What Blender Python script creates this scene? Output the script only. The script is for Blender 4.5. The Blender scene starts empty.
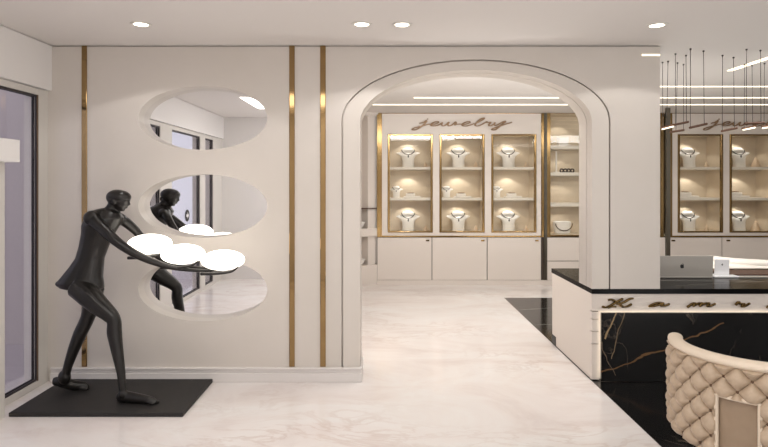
import bpy, bmesh, math, random
from mathutils import Vector, Matrix
random.seed(7)
PI = math.pi
scene = bpy.context.scene
COL = scene.collection

# ------------------------------------------------------------------ camera constants
F = 580.0; CX = 384.0; CY = 184.0; EYE = 1.643
def W(px, py, D):                       # a measured image point at a measured distance -> room coordinates
    return Vector(((px-CX)/F*D, D, EYE-(py-CY)/F*D))
YF = F/120.0                            # face of the arch wall
YB = F/61.5                             # face of the display cabinets
CEIL = 2.797
def FX(px): return (px-CX)/120.0
def FZ(py): return EYE-(py-CY)/120.0
def BX(px): return (px-CX)/61.5
def BZ(py): return EYE-(py-CY)/61.5

# ------------------------------------------------------------------ materials
def srgb(r, g, b):
    f = lambda c: (c/255/12.92) if c/255 <= .04045 else ((c/255+.055)/1.055)**2.4
    return (f(r), f(g), f(b), 1)
def mat(name, col, rough=.5, metal=0., spec=.5, emit=None, estr=0., coat=0., sheen=0.):
    m = bpy.data.materials.new(name); m.use_nodes = True
    b = m.node_tree.nodes['Principled BSDF']
    b.inputs['Base Color'].default_value = col
    b.inputs['Roughness'].default_value = rough
    b.inputs['Metallic'].default_value = metal
    b.inputs['Specular IOR Level'].default_value = spec
    b.inputs['Coat Weight'].default_value = coat
    b.inputs['Sheen Weight'].default_value = sheen
    if emit:
        b.inputs['Emission Color'].default_value = emit
        b.inputs['Emission Strength'].default_value = estr
    return m
def N(m, t, **kw):
    n = m.node_tree.nodes.new(t)
    for k, v in kw.items():
        if k in n.inputs: n.inputs[k].default_value = v
        else: setattr(n, k, v)
    return n
def L(m, a, b): m.node_tree.links.new(a, b)
def ramp(m, stops):
    r = N(m, 'ShaderNodeValToRGB'); e = r.color_ramp.elements
    while len(e) < len(stops): e.new(.5)
    for i, (p, c) in enumerate(stops): e[i].position = p; e[i].color = c
    return r
def mottled(name, c1, c2, scale, rough=.5, bump=0., detail=4., **kw):
    m = mat(name, c1, rough, **kw)
    b = m.node_tree.nodes['Principled BSDF']
    tc = N(m, 'ShaderNodeTexCoord'); no = N(m, 'ShaderNodeTexNoise', Scale=scale, Detail=detail)
    L(m, tc.outputs['Object'], no.inputs['Vector'])
    r = ramp(m, [(.3, c1), (.7, c2)]); L(m, no.outputs['Fac'], r.inputs['Fac'])
    L(m, r.outputs['Color'], b.inputs['Base Color'])
    if bump:
        bp = N(m, 'ShaderNodeBump', Strength=bump, Distance=.01)
        L(m, no.outputs['Fac'], bp.inputs['Height']); L(m, bp.outputs['Normal'], b.inputs['Normal'])
    return m
M = {}
M['wall'] = mottled('wall_paint', srgb(200,193,185), srgb(203,196,189), 3., .42)
M['trim'] = mat('arch_trim_paint', srgb(205,198,190), .4)
M['ceiling'] = mat('ceiling_paint', srgb(214,209,205), .7, spec=.2)
M['white_paint'] = mat('white_lacquer', srgb(226,223,221), .35)
M['frame_white'] = mat('window_frame_white', srgb(206,202,196), .4)
M['gasket'] = mat('window_gasket', srgb(42,38,42), .4)
M['bronze_strip'] = mat('bronze_strip', srgb(120,98,80), .4, metal=.3)
M['base'] = mat('baseboard_paint', srgb(214,209,206), .35)
M['gold'] = mat('polished_gold', srgb(152,126,88), .07, metal=1.)
M['gold_frame'] = mat('gold_frame', srgb(134,110,74), .18, metal=1.)
M['gold_letter'] = mat('rose_gold_letter', srgb(142,116,90), .35, metal=.4)
M['gold_dark'] = mat('dark_gold_letter', srgb(92,72,42), .1, metal=1.)
M['cabinet'] = mat('cabinet_lacquer', srgb(212,203,195), .38)
M['cab_in'] = mottled('cabinet_interior', srgb(206,191,168), srgb(198,182,159), 6., .5)
M['gap'] = mat('dark_gap', srgb(70,58,48), .6)
M['post'] = mat('dark_bronze_post', srgb(86,80,70), .35, metal=.7)
M['bust'] = mat('white_display_leather', srgb(232,228,222), .45)
M['chain'] = mat('dark_necklace', srgb(50,40,36), .35, metal=.6)
M['tray'] = mat('pale_tray', srgb(234,228,220), .5)
M['cone'] = mat('taupe_cone', srgb(196,172,144), .6)
M['shelfw'] = mat('shelf_white', srgb(220,212,200), .3)
M['statue'] = mottled('dark_bronze', srgb(22,20,19), srgb(33,30,28), 9., .31, .10, spec=.42, metal=.15)
M['plinth'] = mottled('charcoal_plinth', srgb(29,27,26), srgb(36,33,32), 20., .6)
M['lamp'] = mat('opal_glass_lit', srgb(255,250,240), .3, emit=(1,.93,.82,1), estr=3.2)
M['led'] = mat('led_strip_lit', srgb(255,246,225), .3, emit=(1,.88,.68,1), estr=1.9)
M['led_soft'] = mat('led_halo_lit', srgb(255,246,225), .3, emit=(1,.92,.78,1), estr=5.5)
M['puck'] = mat('puck_lens_lit', srgb(255,246,225), .3, emit=(1,.93,.8,1), estr=1.6)
M['lens'] = mat('downlight_lens_lit', srgb(255,246,225), .3, emit=(1,.93,.78,1), estr=6.)
M['panel_lit'] = mat('ceiling_panel_lit', srgb(255,246,232), .3, emit=(1,.95,.87,1), estr=3.0)
M['cable'] = mat('black_cable', srgb(60,54,50), .5)
M['bar'] = mat('bronze_bar', srgb(112,80,62), .4, metal=.3)
M['alu'] = mat('silver_aluminium', srgb(174,169,162), .35)
M['logo'] = mat('dark_logo', srgb(30,30,32), .3)
M['whiteplast'] = mat('white_plastic', srgb(236,236,238), .3)
M['black'] = mat('black_rubber', srgb(28,27,28), .5)
M['brownleather'] = mat('brown_leather', srgb(84,58,46), .45)
M['leather'] = mottled('beige_leather', srgb(180,160,138), srgb(172,152,130), 60., .42, .05)
M['leather_panel'] = mottled('taupe_suede_panel', srgb(150,130,109), srgb(144,124,103), 25., .75)
M['rimleather'] = mat('cream_rim_leather', srgb(214,199,180), .4)
M['crease_shade'] = mat('crease_shade_brown', srgb(92,68,48), .6)  # dark brown for the painted crease shade and the buttons
M['whitefab'] = mat('white_upholstery', srgb(236,230,222), .6)
M['ext_wall'] = mat('exterior_render', srgb(198,190,188), .9)
M['ext_ground'] = mat('terrace_paving', srgb(196,188,190), .8)
M['bark'] = mat('bark', srgb(70,58,48), .8)
M['leaf'] = mottled('dark_leaves', srgb(30,38,28), srgb(46,58,40), 14., .6)
M['petal'] = mat('white_petals', srgb(230,230,232), .6)
mm = mat('mirror_silver', (.93,.93,.94,1), .0, metal=1.); M['mirror'] = mm

def glass(name, tint, refl):
    m = bpy.data.materials.new(name); m.use_nodes = True
    nt = m.node_tree; nt.nodes.clear()
    out = N(m, 'ShaderNodeOutputMaterial'); mx = N(m, 'ShaderNodeMixShader')
    tr = N(m, 'ShaderNodeBsdfTransparent', Color=tint); gl = N(m, 'ShaderNodeBsdfGlossy', Roughness=.0)
    fr = N(m, 'ShaderNodeLayerWeight', Blend=.5)
    pw = N(m, 'ShaderNodeMath', operation='POWER'); pw.inputs[1].default_value = 5; L(m, fr.outputs['Facing'], pw.inputs[0])
    ma = N(m, 'ShaderNodeMath', operation='MULTIPLY_ADD'); ma.inputs[1].default_value = .6*refl; ma.inputs[2].default_value = .02*refl
    L(m, pw.outputs[0], ma.inputs[0]); L(m, ma.outputs[0], mx.inputs['Fac'])
    L(m, tr.outputs[0], mx.inputs[1]); L(m, gl.outputs[0], mx.inputs[2]); L(m, mx.outputs[0], out.inputs[0])
    return m
M['glass'] = glass('display_glass', (.97,.97,.96,1), 1.1)
M['window'] = glass('tinted_window_glass', (.93,.92,.94,1), 1.6)

def floor_mat():
    m = mat('pale_marble', srgb(230,222,216), .16, spec=.45)
    b = m.node_tree.nodes['Principled BSDF']
    tc = N(m, 'ShaderNodeTexCoord'); mp = N(m, 'ShaderNodeMapping')
    mp.inputs['Scale'].default_value = (.8, 1.5, 1); mp.inputs['Rotation'].default_value = (0,0,.35)
    L(m, tc.outputs['Object'], mp.inputs['Vector'])
    n1 = N(m, 'ShaderNodeTexNoise', Scale=1.1, Detail=8., Roughness=.62, Distortion=1.2); L(m, mp.outputs[0], n1.inputs['Vector'])
    r1 = ramp(m, [(.25, srgb(210,199,196)), (.45, srgb(224,217,214)), (.62, srgb(228,225,223)), (.8, srgb(216,207,204))]); L(m, n1.outputs['Fac'], r1.inputs['Fac'])
    n2 = N(m, 'ShaderNodeTexNoise', Scale=1.6, Detail=9., Roughness=.6, Distortion=1.9); L(m, mp.outputs[0], n2.inputs['Vector'])
    a = N(m, 'ShaderNodeMath', operation='SUBTRACT'); a.inputs[1].default_value = .5; L(m, n2.outputs['Fac'], a.inputs[0])
    ab = N(m, 'ShaderNodeMath', operation='ABSOLUTE'); L(m, a.outputs[0], ab.inputs[0])
    r2 = ramp(m, [(0, (.55,.55,.55,1)), (.05, (0,0,0,1))]); L(m, ab.outputs[0], r2.inputs['Fac'])
    n3 = N(m, 'ShaderNodeTexNoise', Scale=.7, Detail=2.); L(m, mp.outputs[0], n3.inputs['Vector'])
    r3 = ramp(m, [(.45, (0,0,0,1)), (.65, (1,1,1,1))]); L(m, n3.outputs['Fac'], r3.inputs['Fac'])
    mu = N(m, 'ShaderNodeMath', operation='MULTIPLY'); L(m, r2.outputs[0], mu.inputs[0]); L(m, r3.outputs[0], mu.inputs[1])
    mx = N(m, 'ShaderNodeMix', data_type='RGBA'); L(m, mu.outputs[0], mx.inputs['Factor'])
    L(m, r1.outputs[0], mx.inputs['A']); mx.inputs['B'].default_value = srgb(196,178,170)
    L(m, mx.outputs['Result'], b.inputs['Base Color'])
    return m
M['floor'] = floor_mat()

def black_marble(name, lines, scale=1., veins=.5, rough=.12, spec=.35):
    """lines: (point, direction, width, colour, wobble) in the object's own X-Z or X-Y plane"""
    m = mat(name, srgb(20,19,19), rough, spec=spec)
    b = m.node_tree.nodes['Principled BSDF']
    tc = N(m, 'ShaderNodeTexCoord')
    n = N(m, 'ShaderNodeTexNoise', Scale=1.3*scale, Detail=6., Roughness=.55, Distortion=.8); L(m, tc.outputs['Object'], n.inputs['Vector'])
    s = N(m, 'ShaderNodeMath', operation='SUBTRACT'); s.inputs[1].default_value = .5; L(m, n.outputs['Fac'], s.inputs[0])
    ab = N(m, 'ShaderNodeMath', operation='ABSOLUTE'); L(m, s.outputs[0], ab.inputs[0])
    r = ramp(m, [(0, (veins,veins,veins,1)), (.008, (0,0,0,1))]); L(m, ab.outputs[0], r.inputs['Fac'])
    n2 = N(m, 'ShaderNodeTexNoise', Scale=2.1*scale, Detail=2.); L(m, tc.outputs['Object'], n2.inputs['Vector'])
    r2 = ramp(m, [(.5, (0,0,0,1)), (.68, (1,1,1,1))]); L(m, n2.outputs['Fac'], r2.inputs['Fac'])
    mu = N(m, 'ShaderNodeMath', operation='MULTIPLY'); L(m, r.outputs[0], mu.inputs[0]); L(m, r2.outputs[0], mu.inputs[1])
    mx = N(m, 'ShaderNodeMix', data_type='RGBA'); L(m, mu.outputs[0], mx.inputs['Factor'])
    mx.inputs['A'].default_value = srgb(18,17,17); mx.inputs['B'].default_value = srgb(150,135,118)
    last = mx.outputs['Result']
    for (p, d, wdt, col, wob) in lines:
        d = Vector(d); ln = d.length; d.normalize(); nrm = Vector((-d.z, 0, d.x)) if abs(d.y) < 1e-6 else Vector((-d.y, d.x, 0))
        nn = N(m, 'ShaderNodeTexNoise', Scale=3.5, Detail=4.); L(m, tc.outputs['Object'], nn.inputs['Vector'])
        def dot(vec, off):
            sb = N(m, 'ShaderNodeVectorMath', operation='SUBTRACT'); L(m, tc.outputs['Object'], sb.inputs[0]); sb.inputs[1].default_value = p
            dt = N(m, 'ShaderNodeVectorMath', operation='DOT_PRODUCT'); L(m, sb.outputs[0], dt.inputs[0]); dt.inputs[1].default_value = vec
            return dt.outputs['Value']
        a = dot(nrm, 0); t = dot(d, 0)
        w = N(m, 'ShaderNodeMath', operation='MULTIPLY_ADD'); L(m, nn.outputs['Fac'], w.inputs[0]); w.inputs[1].default_value = wob; L(m, a, w.inputs[2])
        w2 = N(m, 'ShaderNodeMath', operation='SUBTRACT'); L(m, w.outputs[0], w2.inputs[0]); w2.inputs[1].default_value = wob*.5
        aa = N(m, 'ShaderNodeMath', operation='ABSOLUTE'); L(m, w2.outputs[0], aa.inputs[0])
        lt = N(m, 'ShaderNodeMath', operation='LESS_THAN'); L(m, aa.outputs[0], lt.inputs[0]); lt.inputs[1].default_value = wdt
        g0 = N(m, 'ShaderNodeMath', operation='GREATER_THAN'); L(m, t, g0.inputs[0]); g0.inputs[1].default_value = 0
        l1 = N(m, 'ShaderNodeMath', operation='LESS_THAN'); L(m, t, l1.inputs[0]); l1.inputs[1].default_value = ln
        k = N(m, 'ShaderNodeMath', operation='MULTIPLY'); L(m, lt.outputs[0], k.inputs[0]); L(m, g0.outputs[0], k.inputs[1])
        k2 = N(m, 'ShaderNodeMath', operation='MULTIPLY'); L(m, k.outputs[0], k2.inputs[0]); L(m, l1.outputs[0], k2.inputs[1])
        k3 = N(m, 'ShaderNodeMath', operation='MULTIPLY'); L(m, k2.outputs[0], k3.inputs[0]); k3.inputs[1].default_value = .8
        mz = N(m, 'ShaderNodeMix', data_type='RGBA'); L(m, k3.outputs[0], mz.inputs['Factor']); L(m, last, mz.inputs['A']); mz.inputs['B'].default_value = col
        last = mz.outputs['Result']
    L(m, last, b.inputs['Base Color'])
    return m

# ------------------------------------------------------------------ mesh helpers
def box(bm, x0, x1, y0, y1, z0, z1):
    v = [bm.verts.new((x, y, z)) for z in (z0, z1) for y in (y0, y1) for x in (x0, x1)]
    for f in ((0,2,3,1),(4,5,7,6),(0,1,5,4),(2,6,7,3),(0,4,6,2),(1,3,7,5)):
        bm.faces.new([v[i] for i in f])
    return v
def loft(bm, rings, closed=True, caps=True):
    vs = [[bm.verts.new(p) for p in r] for r in rings]
    n = len(vs[0])
    for a, b in zip(vs[:-1], vs[1:]):
        for i in range(n if closed else n-1):
            j = (i+1) % n
            bm.faces.new((a[i], a[j], b[j], b[i]))
    if caps:
        bm.faces.new(list(reversed(vs[0]))); bm.faces.new(vs[-1])
    return vs
def ering(c, rx, ry, n=20):
    return [Vector((c[0]+rx*math.cos(2*PI*i/n), c[1]+ry*math.sin(2*PI*i/n), c[2])) for i in range(n)]
def tube(bm, pts, rad, n=12, caps=True, flat=1.):
    pts = [Vector(p) for p in pts]; rings = []
    up0 = None
    for i, p in enumerate(pts):
        t = (pts[min(i+1, len(pts)-1)]-pts[max(i-1, 0)]).normalized()
        if up0 is None:
            up0 = Vector((0,1,0)) if abs(t.y) < .9 else Vector((0,0,1))
        s = t.cross(up0).normalized(); u = s.cross(t).normalized(); up0 = u
        r = rad[i] if isinstance(rad, (list, tuple)) else rad
        rings.append([p+s*r*math.cos(2*PI*k/n)+u*r*flat*math.sin(2*PI*k/n) for k in range(n)])
    return loft(bm, rings, caps=caps)
def smooth_path(pts, k=6):
    pts = [Vector(p) for p in pts]; out = []
    for i in range(len(pts)-1):
        p0 = pts[max(i-1,0)]; p1 = pts[i]; p2 = pts[i+1]; p3 = pts[min(i+2,len(pts)-1)]
        for j in range(k):
            t = j/k
            out.append(.5*((2*p1)+(p2-p0)*t+(2*p0-5*p1+4*p2-p3)*t*t+(3*p1-p0-3*p2+p3)*t**3))
    out.append(pts[-1]); return out
def smooth_vals(v, k=6):
    out = []
    for i in range(len(v)-1):
        for j in range(k): out.append(v[i]+(v[i+1]-v[i])*j/k)
    out.append(v[-1]); return out
def lathe(bm, prof, c=(0,0,0), n=24):
    rings = [[Vector((c[0]+r*math.cos(2*PI*i/n), c[1]+r*math.sin(2*PI*i/n), c[2]+z)) for i in range(n)] for r, z in prof]
    return loft(bm, rings)
def ellipsoid(bm, c, rx, ry, rz, n=24, k=14, rot=None):
    mtx = Matrix.Translation(c) @ (rot or Matrix()) @ Matrix.Diagonal((rx, ry, rz, 1))
    bmesh.ops.create_uvsphere(bm, u_segments=n, v_segments=k, radius=1, matrix=mtx)
def cyl(bm, p0, p1, r, n=12): return tube(bm, [p0, p1], r, n)

def finish(bm, smooth=False, bevel=0., angle=None):
    bmesh.ops.recalc_face_normals(bm, faces=bm.faces[:])
    if bevel:
        es = [e for e in bm.edges if len(e.link_faces) == 2 and e.calc_face_angle(0) > .6]
        bmesh.ops.bevel(bm, geom=es, offset=bevel, segments=2, profile=.5, affect='EDGES', clamp_overlap=True)
    for f in bm.faces: f.smooth = smooth
    if smooth and angle is not None:
        for e in bm.edges:
            if len(e.link_faces) == 2 and e.calc_face_angle(0) > angle: e.smooth = False
def obj(name, bm, m, parent=None, smooth=False, bevel=0., angle=.7):
    finish(bm, smooth, bevel, angle)
    me = bpy.data.meshes.new(name); bm.to_mesh(me); bm.free()
    return link(name, me, m, parent)
def link(name, me, m, parent=None):
    if m: me.materials.append(m)
    o = bpy.data.objects.new(name, me); COL.objects.link(o)
    if parent:
        o.parent = parent
        if parent.type == 'EMPTY': o.matrix_parent_inverse = Matrix.Translation(-parent.location)
    return o
def BMs(): return bmesh.new()
def boxobj(name, dims, m, parent=None, bevel=0.):
    bm = BMs(); box(bm, *dims); return obj(name, bm, m, parent, bevel=bevel)
def thing(name, label, cat, loc, group=None):
    o = bpy.data.objects.new(name, None); COL.objects.link(o); o.location = loc; o.empty_display_size = .1
    o['label'] = label; o['category'] = cat
    if group: o['group'] = group
    return o
def tag(o, label, cat, group=None, kind=None):
    if label: o['label'] = label
    if cat: o['category'] = cat
    if group: o['group'] = group
    if kind: o['kind'] = kind
    if o.type == 'MESH':                     # origin at the base of the thing
        vs = [v.co for v in o.data.vertices]
        c = Vector(((min(v.x for v in vs)+max(v.x for v in vs))/2, (min(v.y for v in vs)+max(v.y for v in vs))/2, min(v.z for v in vs)))
        o.data.transform(Matrix.Translation(-c)); o.location = c
    return o
def struct(o): o['kind'] = 'structure'; return o
def dup(root, loc, label=None, group=None, scale=None):
    r = root.copy(); COL.objects.link(r); r.location = loc
    if label: r['label'] = label
    if group: r['group'] = group
    if scale: r.scale = (scale,)*3
    for ch in list(root.children):
        c = ch.copy(); COL.objects.link(c); c.parent = r; c.matrix_parent_inverse = ch.matrix_parent_inverse.copy()
        for g in list(ch.children):
            d = g.copy(); COL.objects.link(d); d.parent = c
    return r
def plate(loops, y0, y1, bevel=0.):
    """2D outline with holes in X-Z, filled and extruded from depth y0 to y1 -> mesh"""
    cu = bpy.data.curves.new('plate', 'CURVE'); cu.dimensions = '2D'; cu.fill_mode = 'BOTH'
    cu.extrude = (y1-y0)/2-bevel; cu.bevel_depth = bevel; cu.bevel_resolution = 3; cu.offset = -bevel
    for lp in loops:
        s = cu.splines.new('POLY'); s.points.add(len(lp)-1); s.use_cyclic_u = True
        for p, (x, z) in zip(s.points, lp): p.co = (x, z, 0, 1)
    o = bpy.data.objects.new('plate', cu); COL.objects.link(o)
    dg = bpy.context.evaluated_depsgraph_get()
    me = bpy.data.meshes.new_from_object(o.evaluated_get(dg))
    bpy.data.objects.remove(o); bpy.data.curves.remove(cu)
    me.transform(Matrix(((1,0,0,0),(0,0,-1,(y0+y1)/2),(0,1,0,0),(0,0,0,1))))
    me.materials.clear()
    return me
def join_meshes(name, mes):
    bm = bmesh.new()
    for me in mes: bm.from_mesh(me)
    bmesh.ops.recalc_face_normals(bm, faces=bm.faces[:])
    out = bpy.data.meshes.new(name); bm.to_mesh(out); bm.free()
    return out
def ellipse(cx, cz, a, b, n=72): return [(cx+a*math.cos(2*PI*i/n), cz+b*math.sin(2*PI*i/n)) for i in range(n)]

# ------------------------------------------------------------------ room shell
XL = -2.767; XR = 7.5; YR = -.12; YE = 10.1
WT = .32
# floor: pale marble left, black marble right
XBLK = 1.733; YBLK = F*EYE/(298-CY)
fl = boxobj('floor', (-3.1, XR, YR-.2, YE, -.1, 0), M['floor']); struct(fl)
mb_floor = black_marble('black_marble_floor', [
    (Vector((1.75, 7.55, 0)), (.75, .22, 0), .006, srgb(150,150,145), .1),
    (Vector((1.74, 6.75, 0)), (.9, .12, 0), .006, srgb(150,150,145), .1)], 1.4, .5)
o = boxobj('floor_inlay', (XBLK, XR, YR, YBLK, -.02, .004), mb_floor); struct(o)
o = boxobj('ceiling', (-3.1, XR, YR-.2, YE, CEIL, CEIL+.15), M['ceiling']); struct(o)
# rear wall behind the camera, right wall, back walls
struct(boxobj('wall_rear', (-3.1, XR, YR-.2, YR, 0, CEIL), M['white_paint']))
struct(boxobj('wall_right', (XR, XR+.15, YR-.2, YE, 0, CEIL), M['wall']))
struct(boxobj('wall_back', (-3.1, XR, YE-.1, YE, 0, CEIL), M['wall']))
XBL = -.85
struct(boxobj('wall_back_left', (XBL-.1, XBL, YF+WT, YE-.1, 0, CEIL), M['wall']))

# front wall with the arch and three oval recesses
ACX = .7665; AA = .9665; AZ = FZ(123); AB = 53/120
GA = 134.5/120; GZ = FZ(121.5); GB = 62/120
XW = FX(660); ZCT = .769
def arch(cx, a, zs, b, n=64): return [(cx-a*math.cos(PI*i/n), zs+b*math.sin(PI*i/n)) for i in range(n+1)]
def wall_loop(cx, a, zs, b): 
    return [(XL-.16,0),(cx-a,0)]+arch(cx,a,zs,b)+[(cx+a,ZCT),(XW,ZCT),(XW,CEIL),(XL-.16,CEIL)]
OV = [FZ(118), FZ(206), FZ(289.5)]
ovx = FX(202.8); ova = 64.5/120; ovb = 31.8/120
ovals = [ellipse(ovx, z, ova, ovb) for z in OV]
DREC = .12
YM = YF+DREC
wl = join_meshes('wall_front', [
    plate([[(x, min(z, CEIL-.009)) for x, z in wall_loop(ACX, GA, GZ, GB)]]+[ellipse(ovx, z, ova, ovb) for z in OV], YF, YF+.03, .0),
    plate([wall_loop(ACX, AA, AZ, AB)]+ovals, YF+.03, YM),
    plate([wall_loop(ACX, AA, AZ, AB)], YM+.012, YF+WT)])
struct(link('wall_front', wl, M['wall']))
g = .014
ring = [(ACX-GA+g,0)]+arch(ACX,GA-g,GZ,GB-g)+[(ACX+GA-g,ZCT),(ACX+AA,ZCT)]+list(reversed(arch(ACX,AA,AZ,AB)))+[(ACX-AA,0)]
struct(link('trim_1', plate([ring], YF, YF+.03), M['trim']))
# mirrors
places = ['top', 'middle', 'bottom']
for k, z in enumerate(OV):
    me = plate([ellipse(ovx, z, ova+.004, ovb+.004)], YM, YM+.01)
    o = link('oval_mirror', me, M['mirror'])
    tag(o, ['oval wall mirror, topmost of the three, reflecting the ceiling corner',
            'middle oval wall mirror, behind the glowing lamps, reflecting the statue head',
            'lowest oval wall mirror, reflecting the marble floor and statue arm'][k], 'mirror', 'oval mirrors recessed in the wall')
# baseboard front: two steps, wrapping the jamb
bm = BMs()
for (z0, z1, t) in ((0, .075, .030), (.075, .105, .022), (.105, .120, .034)):
    box(bm, XL, ACX-AA+t*.6, YF-t, YF, z0, z1)
    box(bm, ACX-AA, ACX-AA+t*.6, YF, YF+WT, z0, z1)
struct(obj('baseboard_front', bm, M['base'], bevel=.004))
# gold strips
lab = ['slim vertical gold strip behind the dark statue',
       'slim vertical gold strip beside the oval mirrors, just right of them',
       'slim vertical gold strip nearest the arch']
for (a, b), l in zip(((82, 87.3), (289.3, 294.8), (320.2, 325.8)), lab):
    bm = BMs(); box(bm, FX(a), FX(b), YF-.010, YF, .121, CEIL-.003)
    o = obj('gold_strip', bm, M['gold'], bevel=.004)
    tag(o, l, 'wall strip', 'gold strips on the wall')

# left wall with windows
ZH = 2.42
XFR = -2.80
bm = BMs(); box(bm, XL-.15, XL-.012, YR, YF+.03, ZH, CEIL); box(bm, XL-.012, XL, YR, YF, ZH, CEIL-.009)
struct(obj('wall_left', bm, M['white_paint']))
wins = [(2.65, 4.705), (1.07, 2.25), (.40, .82)]
bm = BMs()
edges = [YR, .40, .82, 1.07, 2.25, 2.65, 4.705, YF]
for a, b in ((YR, .40), (.82, 1.07), (2.25, 2.65), (4.705, YF)):
    box(bm, XFR-.12, XFR, a, b, 0, ZH-.004)
struct(obj('wall_left_piers', bm, M['frame_white']))
for i, (a, b) in enumerate(wins):
    bm = BMs()
    box(bm, XFR-.11, XFR, a, b, 0, .05); box(bm, XFR-.11, XFR, a, b, ZH-.055, ZH-.004)
    w = struct(obj('window_%d' % (i+1), bm, M['frame_white'], bevel=.004))
    bm = BMs(); t = .018
    for (x0, x1) in ((XFR-.022, XFR-.012), (XFR-.050, XFR-.040)):
        for (y0, y1, z0, z1) in ((a, a+t, .05, ZH-.055), (b-t, b, .05, ZH-.055), (a+t, b-t, .05, .05+t), (a+t, b-t, ZH-.055-t, ZH-.055)):
            box(bm, x0, x1, y0, y1, z0, z1)
    struct(obj('gasket', bm, M['gasket'], w))
    bm = BMs(); box(bm, XFR-.011, XFR-.003, b-.010, b, .05, ZH-.055)
    struct(obj('frame_strip', bm, M['bronze_strip'], w))
    bm = BMs(); box(bm, XFR-.034, XFR-.028, a+.003, b-.003, .053, ZH-.058)
    struct(obj('pane', bm, M['window'], w))
# push sign on the glass
def at_left(px, py, X):
    Dv = X*F/(px-CX); return Vector((X, 2*YM-Dv, EYE-(py-CY)/F*Dv))
s = at_left(187.5, 215.5, XFR-.020)
t = thing('door_sign', 'round black sign with a white arrow on the glass, seen in the middle mirror', 'sign', s)
bm = BMs(); cyl(bm, s+Vector((-.008,0,0)), s, .085, 28); obj('disc', bm, M['black'], t)
bm = BMs()
for q in (-1, 1):
    v = [bm.verts.new(s+Vector((.003, y, z))) for y, z in ((.045,-.018),(.0,-.018),(.0,-.045),(-.05,0),(.0,.045),(.0,.018),(.045,.018))]
    break
f = bm.faces.new(v); r = bmesh.ops.extrude_face_region(bm, geom=[f])
for e in r['geom']:
    if isinstance(e, bmesh.types.BMVert): e.co.x -= .003
obj('arrow', bm, M['whiteplast'], t)

# white bracketed post beside the glazing
t = thing('post', 'white post with a rectangular head beside the glass, at the photo\'s left edge', 'post', (-2.72, 3.98, 0))
boxobj('shaft', (XL+.01, -2.672, 3.82, 4.09, 0, 1.80), M['frame_white'], t, .004)
boxobj('head', (XL+.01, -2.602, 3.70, 4.147, 1.797, 1.957), M['white_paint'], t, .004)

# outside
struct(boxobj('exterior_ground', (-14, -2.93, -12, 12, -.12, -.02), M['ext_ground']))
struct(boxobj('added_exterior_wall', (-14, -3.0, 6.0, 6.2, -.02, 6), M['ext_wall']))  # wall added outside to darken what shows through the glass
tr = thing('garden_tree', 'dark leafy tree with white blossoms outside, seen in the oval mirrors', 'tree', (-5.5, -3.1, -.02))
bm = BMs(); tube(bm, smooth_path([(-5.5,-3.1,-.02),(-5.45,-3.12,.6),(-5.52,-3.08,1.5)]), smooth_vals([.07,.055,.04]), 10); obj('trunk', bm, M['bark'], tr, True)
bm = BMs()
rr = random.Random(3)
for i in range(1500):
    while True:
        p = Vector((rr.uniform(-1,1), rr.uniform(-1,1), rr.uniform(-1,1)))
        if .3 < p.length < 1: break
    c = Vector((-5.5, -3.1, 2.1))+Vector((p.x*.75, p.y*.85, p.z*1.0))
    a = Vector((rr.uniform(-1,1), rr.uniform(-1,1), rr.uniform(-1,1))).normalized(); b_ = a.orthogonal().normalized()
    sz = .09
    v = [bm.verts.new(c+a*sz), bm.verts.new(c+b_*sz*.5), bm.verts.new(c-a*sz), bm.verts.new(c-b_*sz*.5)]
    bm.faces.new(v)
obj('crown', bm, M['leaf'], tr)
bm = BMs()
for i in range(40):
    p = Vector((rr.uniform(-1,1), rr.uniform(-1,1), rr.uniform(-.8,.4))).normalized()
    bmesh.ops.create_icosphere(bm, subdivisions=1, radius=.035, matrix=Matrix.Translation(Vector((-5.5,-3.1,2.0))+Vector((p.x*.75,p.y*.85,p.z*.9))))
obj('blossoms', bm, M['petal'], tr)

# ------------------------------------------------------------------ lights helper
def spot(loc, target, energy, angle, blend=.2, color=(1,.9,.78), radius=.03):
    l = bpy.data.lights.new('spot', 'SPOT'); l.energy = energy; l.spot_size = math.radians(angle); l.spot_blend = blend
    l.color = color; l.shadow_soft_size = radius
    o = bpy.data.objects.new('spot_lamp', l); COL.objects.link(o); o.location = loc
    d = (Vector(target)-Vector(loc)).normalized(); o.rotation_euler = d.to_track_quat('-Z', 'Y').to_euler()
    return o
def area(loc, sx, sy, energy, color=(1,.93,.84), rot=(0,0,0)):
    l = bpy.data.lights.new('area', 'AREA'); l.shape = 'RECTANGLE'; l.size = sx; l.size_y = sy; l.energy = energy; l.color = color
    o = bpy.data.objects.new('area_lamp', l); COL.objects.link(o); o.location = loc; o.rotation_euler = rot
    return o

# recessed downlights
def downlight_xy(px, py): D = F*(CEIL-EYE)/(CY-py); return ((px-CX)/F*D, D)
dl = [(141, 24, 'recessed round ceiling light above the oval mirrors'),
      (361.8, 24, 'recessed round ceiling light left of the arch crown, first of the close pair'),
      (402, 24.3, 'recessed round ceiling light over the arch, second of the close pair'),
      (657, 25, 'recessed round ceiling light near the pendant cables, alone')]
first = None
for px, py, l in dl:
    x, y = downlight_xy(px, py)
    if first is None:
        t = thing('recessed_light', l, 'ceiling light', (x, y, CEIL), 'recessed round ceiling lights')
        bm = BMs(); lathe(bm, [(.052,-.001),(.052,-.006),(.074,-.004),(.076,0),(.052,.001)], (x,y,CEIL), 32); obj('trim_ring', bm, M['frame_white'], t, True)
        bm = BMs(); lathe(bm, [(.001,-.003),(.052,-.003),(.052,-.001),(.001,-.001)], (x,y,CEIL), 32); obj('lens', bm, M['lens'], t)
        first = t
    else: dup(first, (x, y, CEIL), l)
    spot((x, y, CEIL-.012), (x, y, 0), 16, 128, .15, (1,.97,.94))
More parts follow.
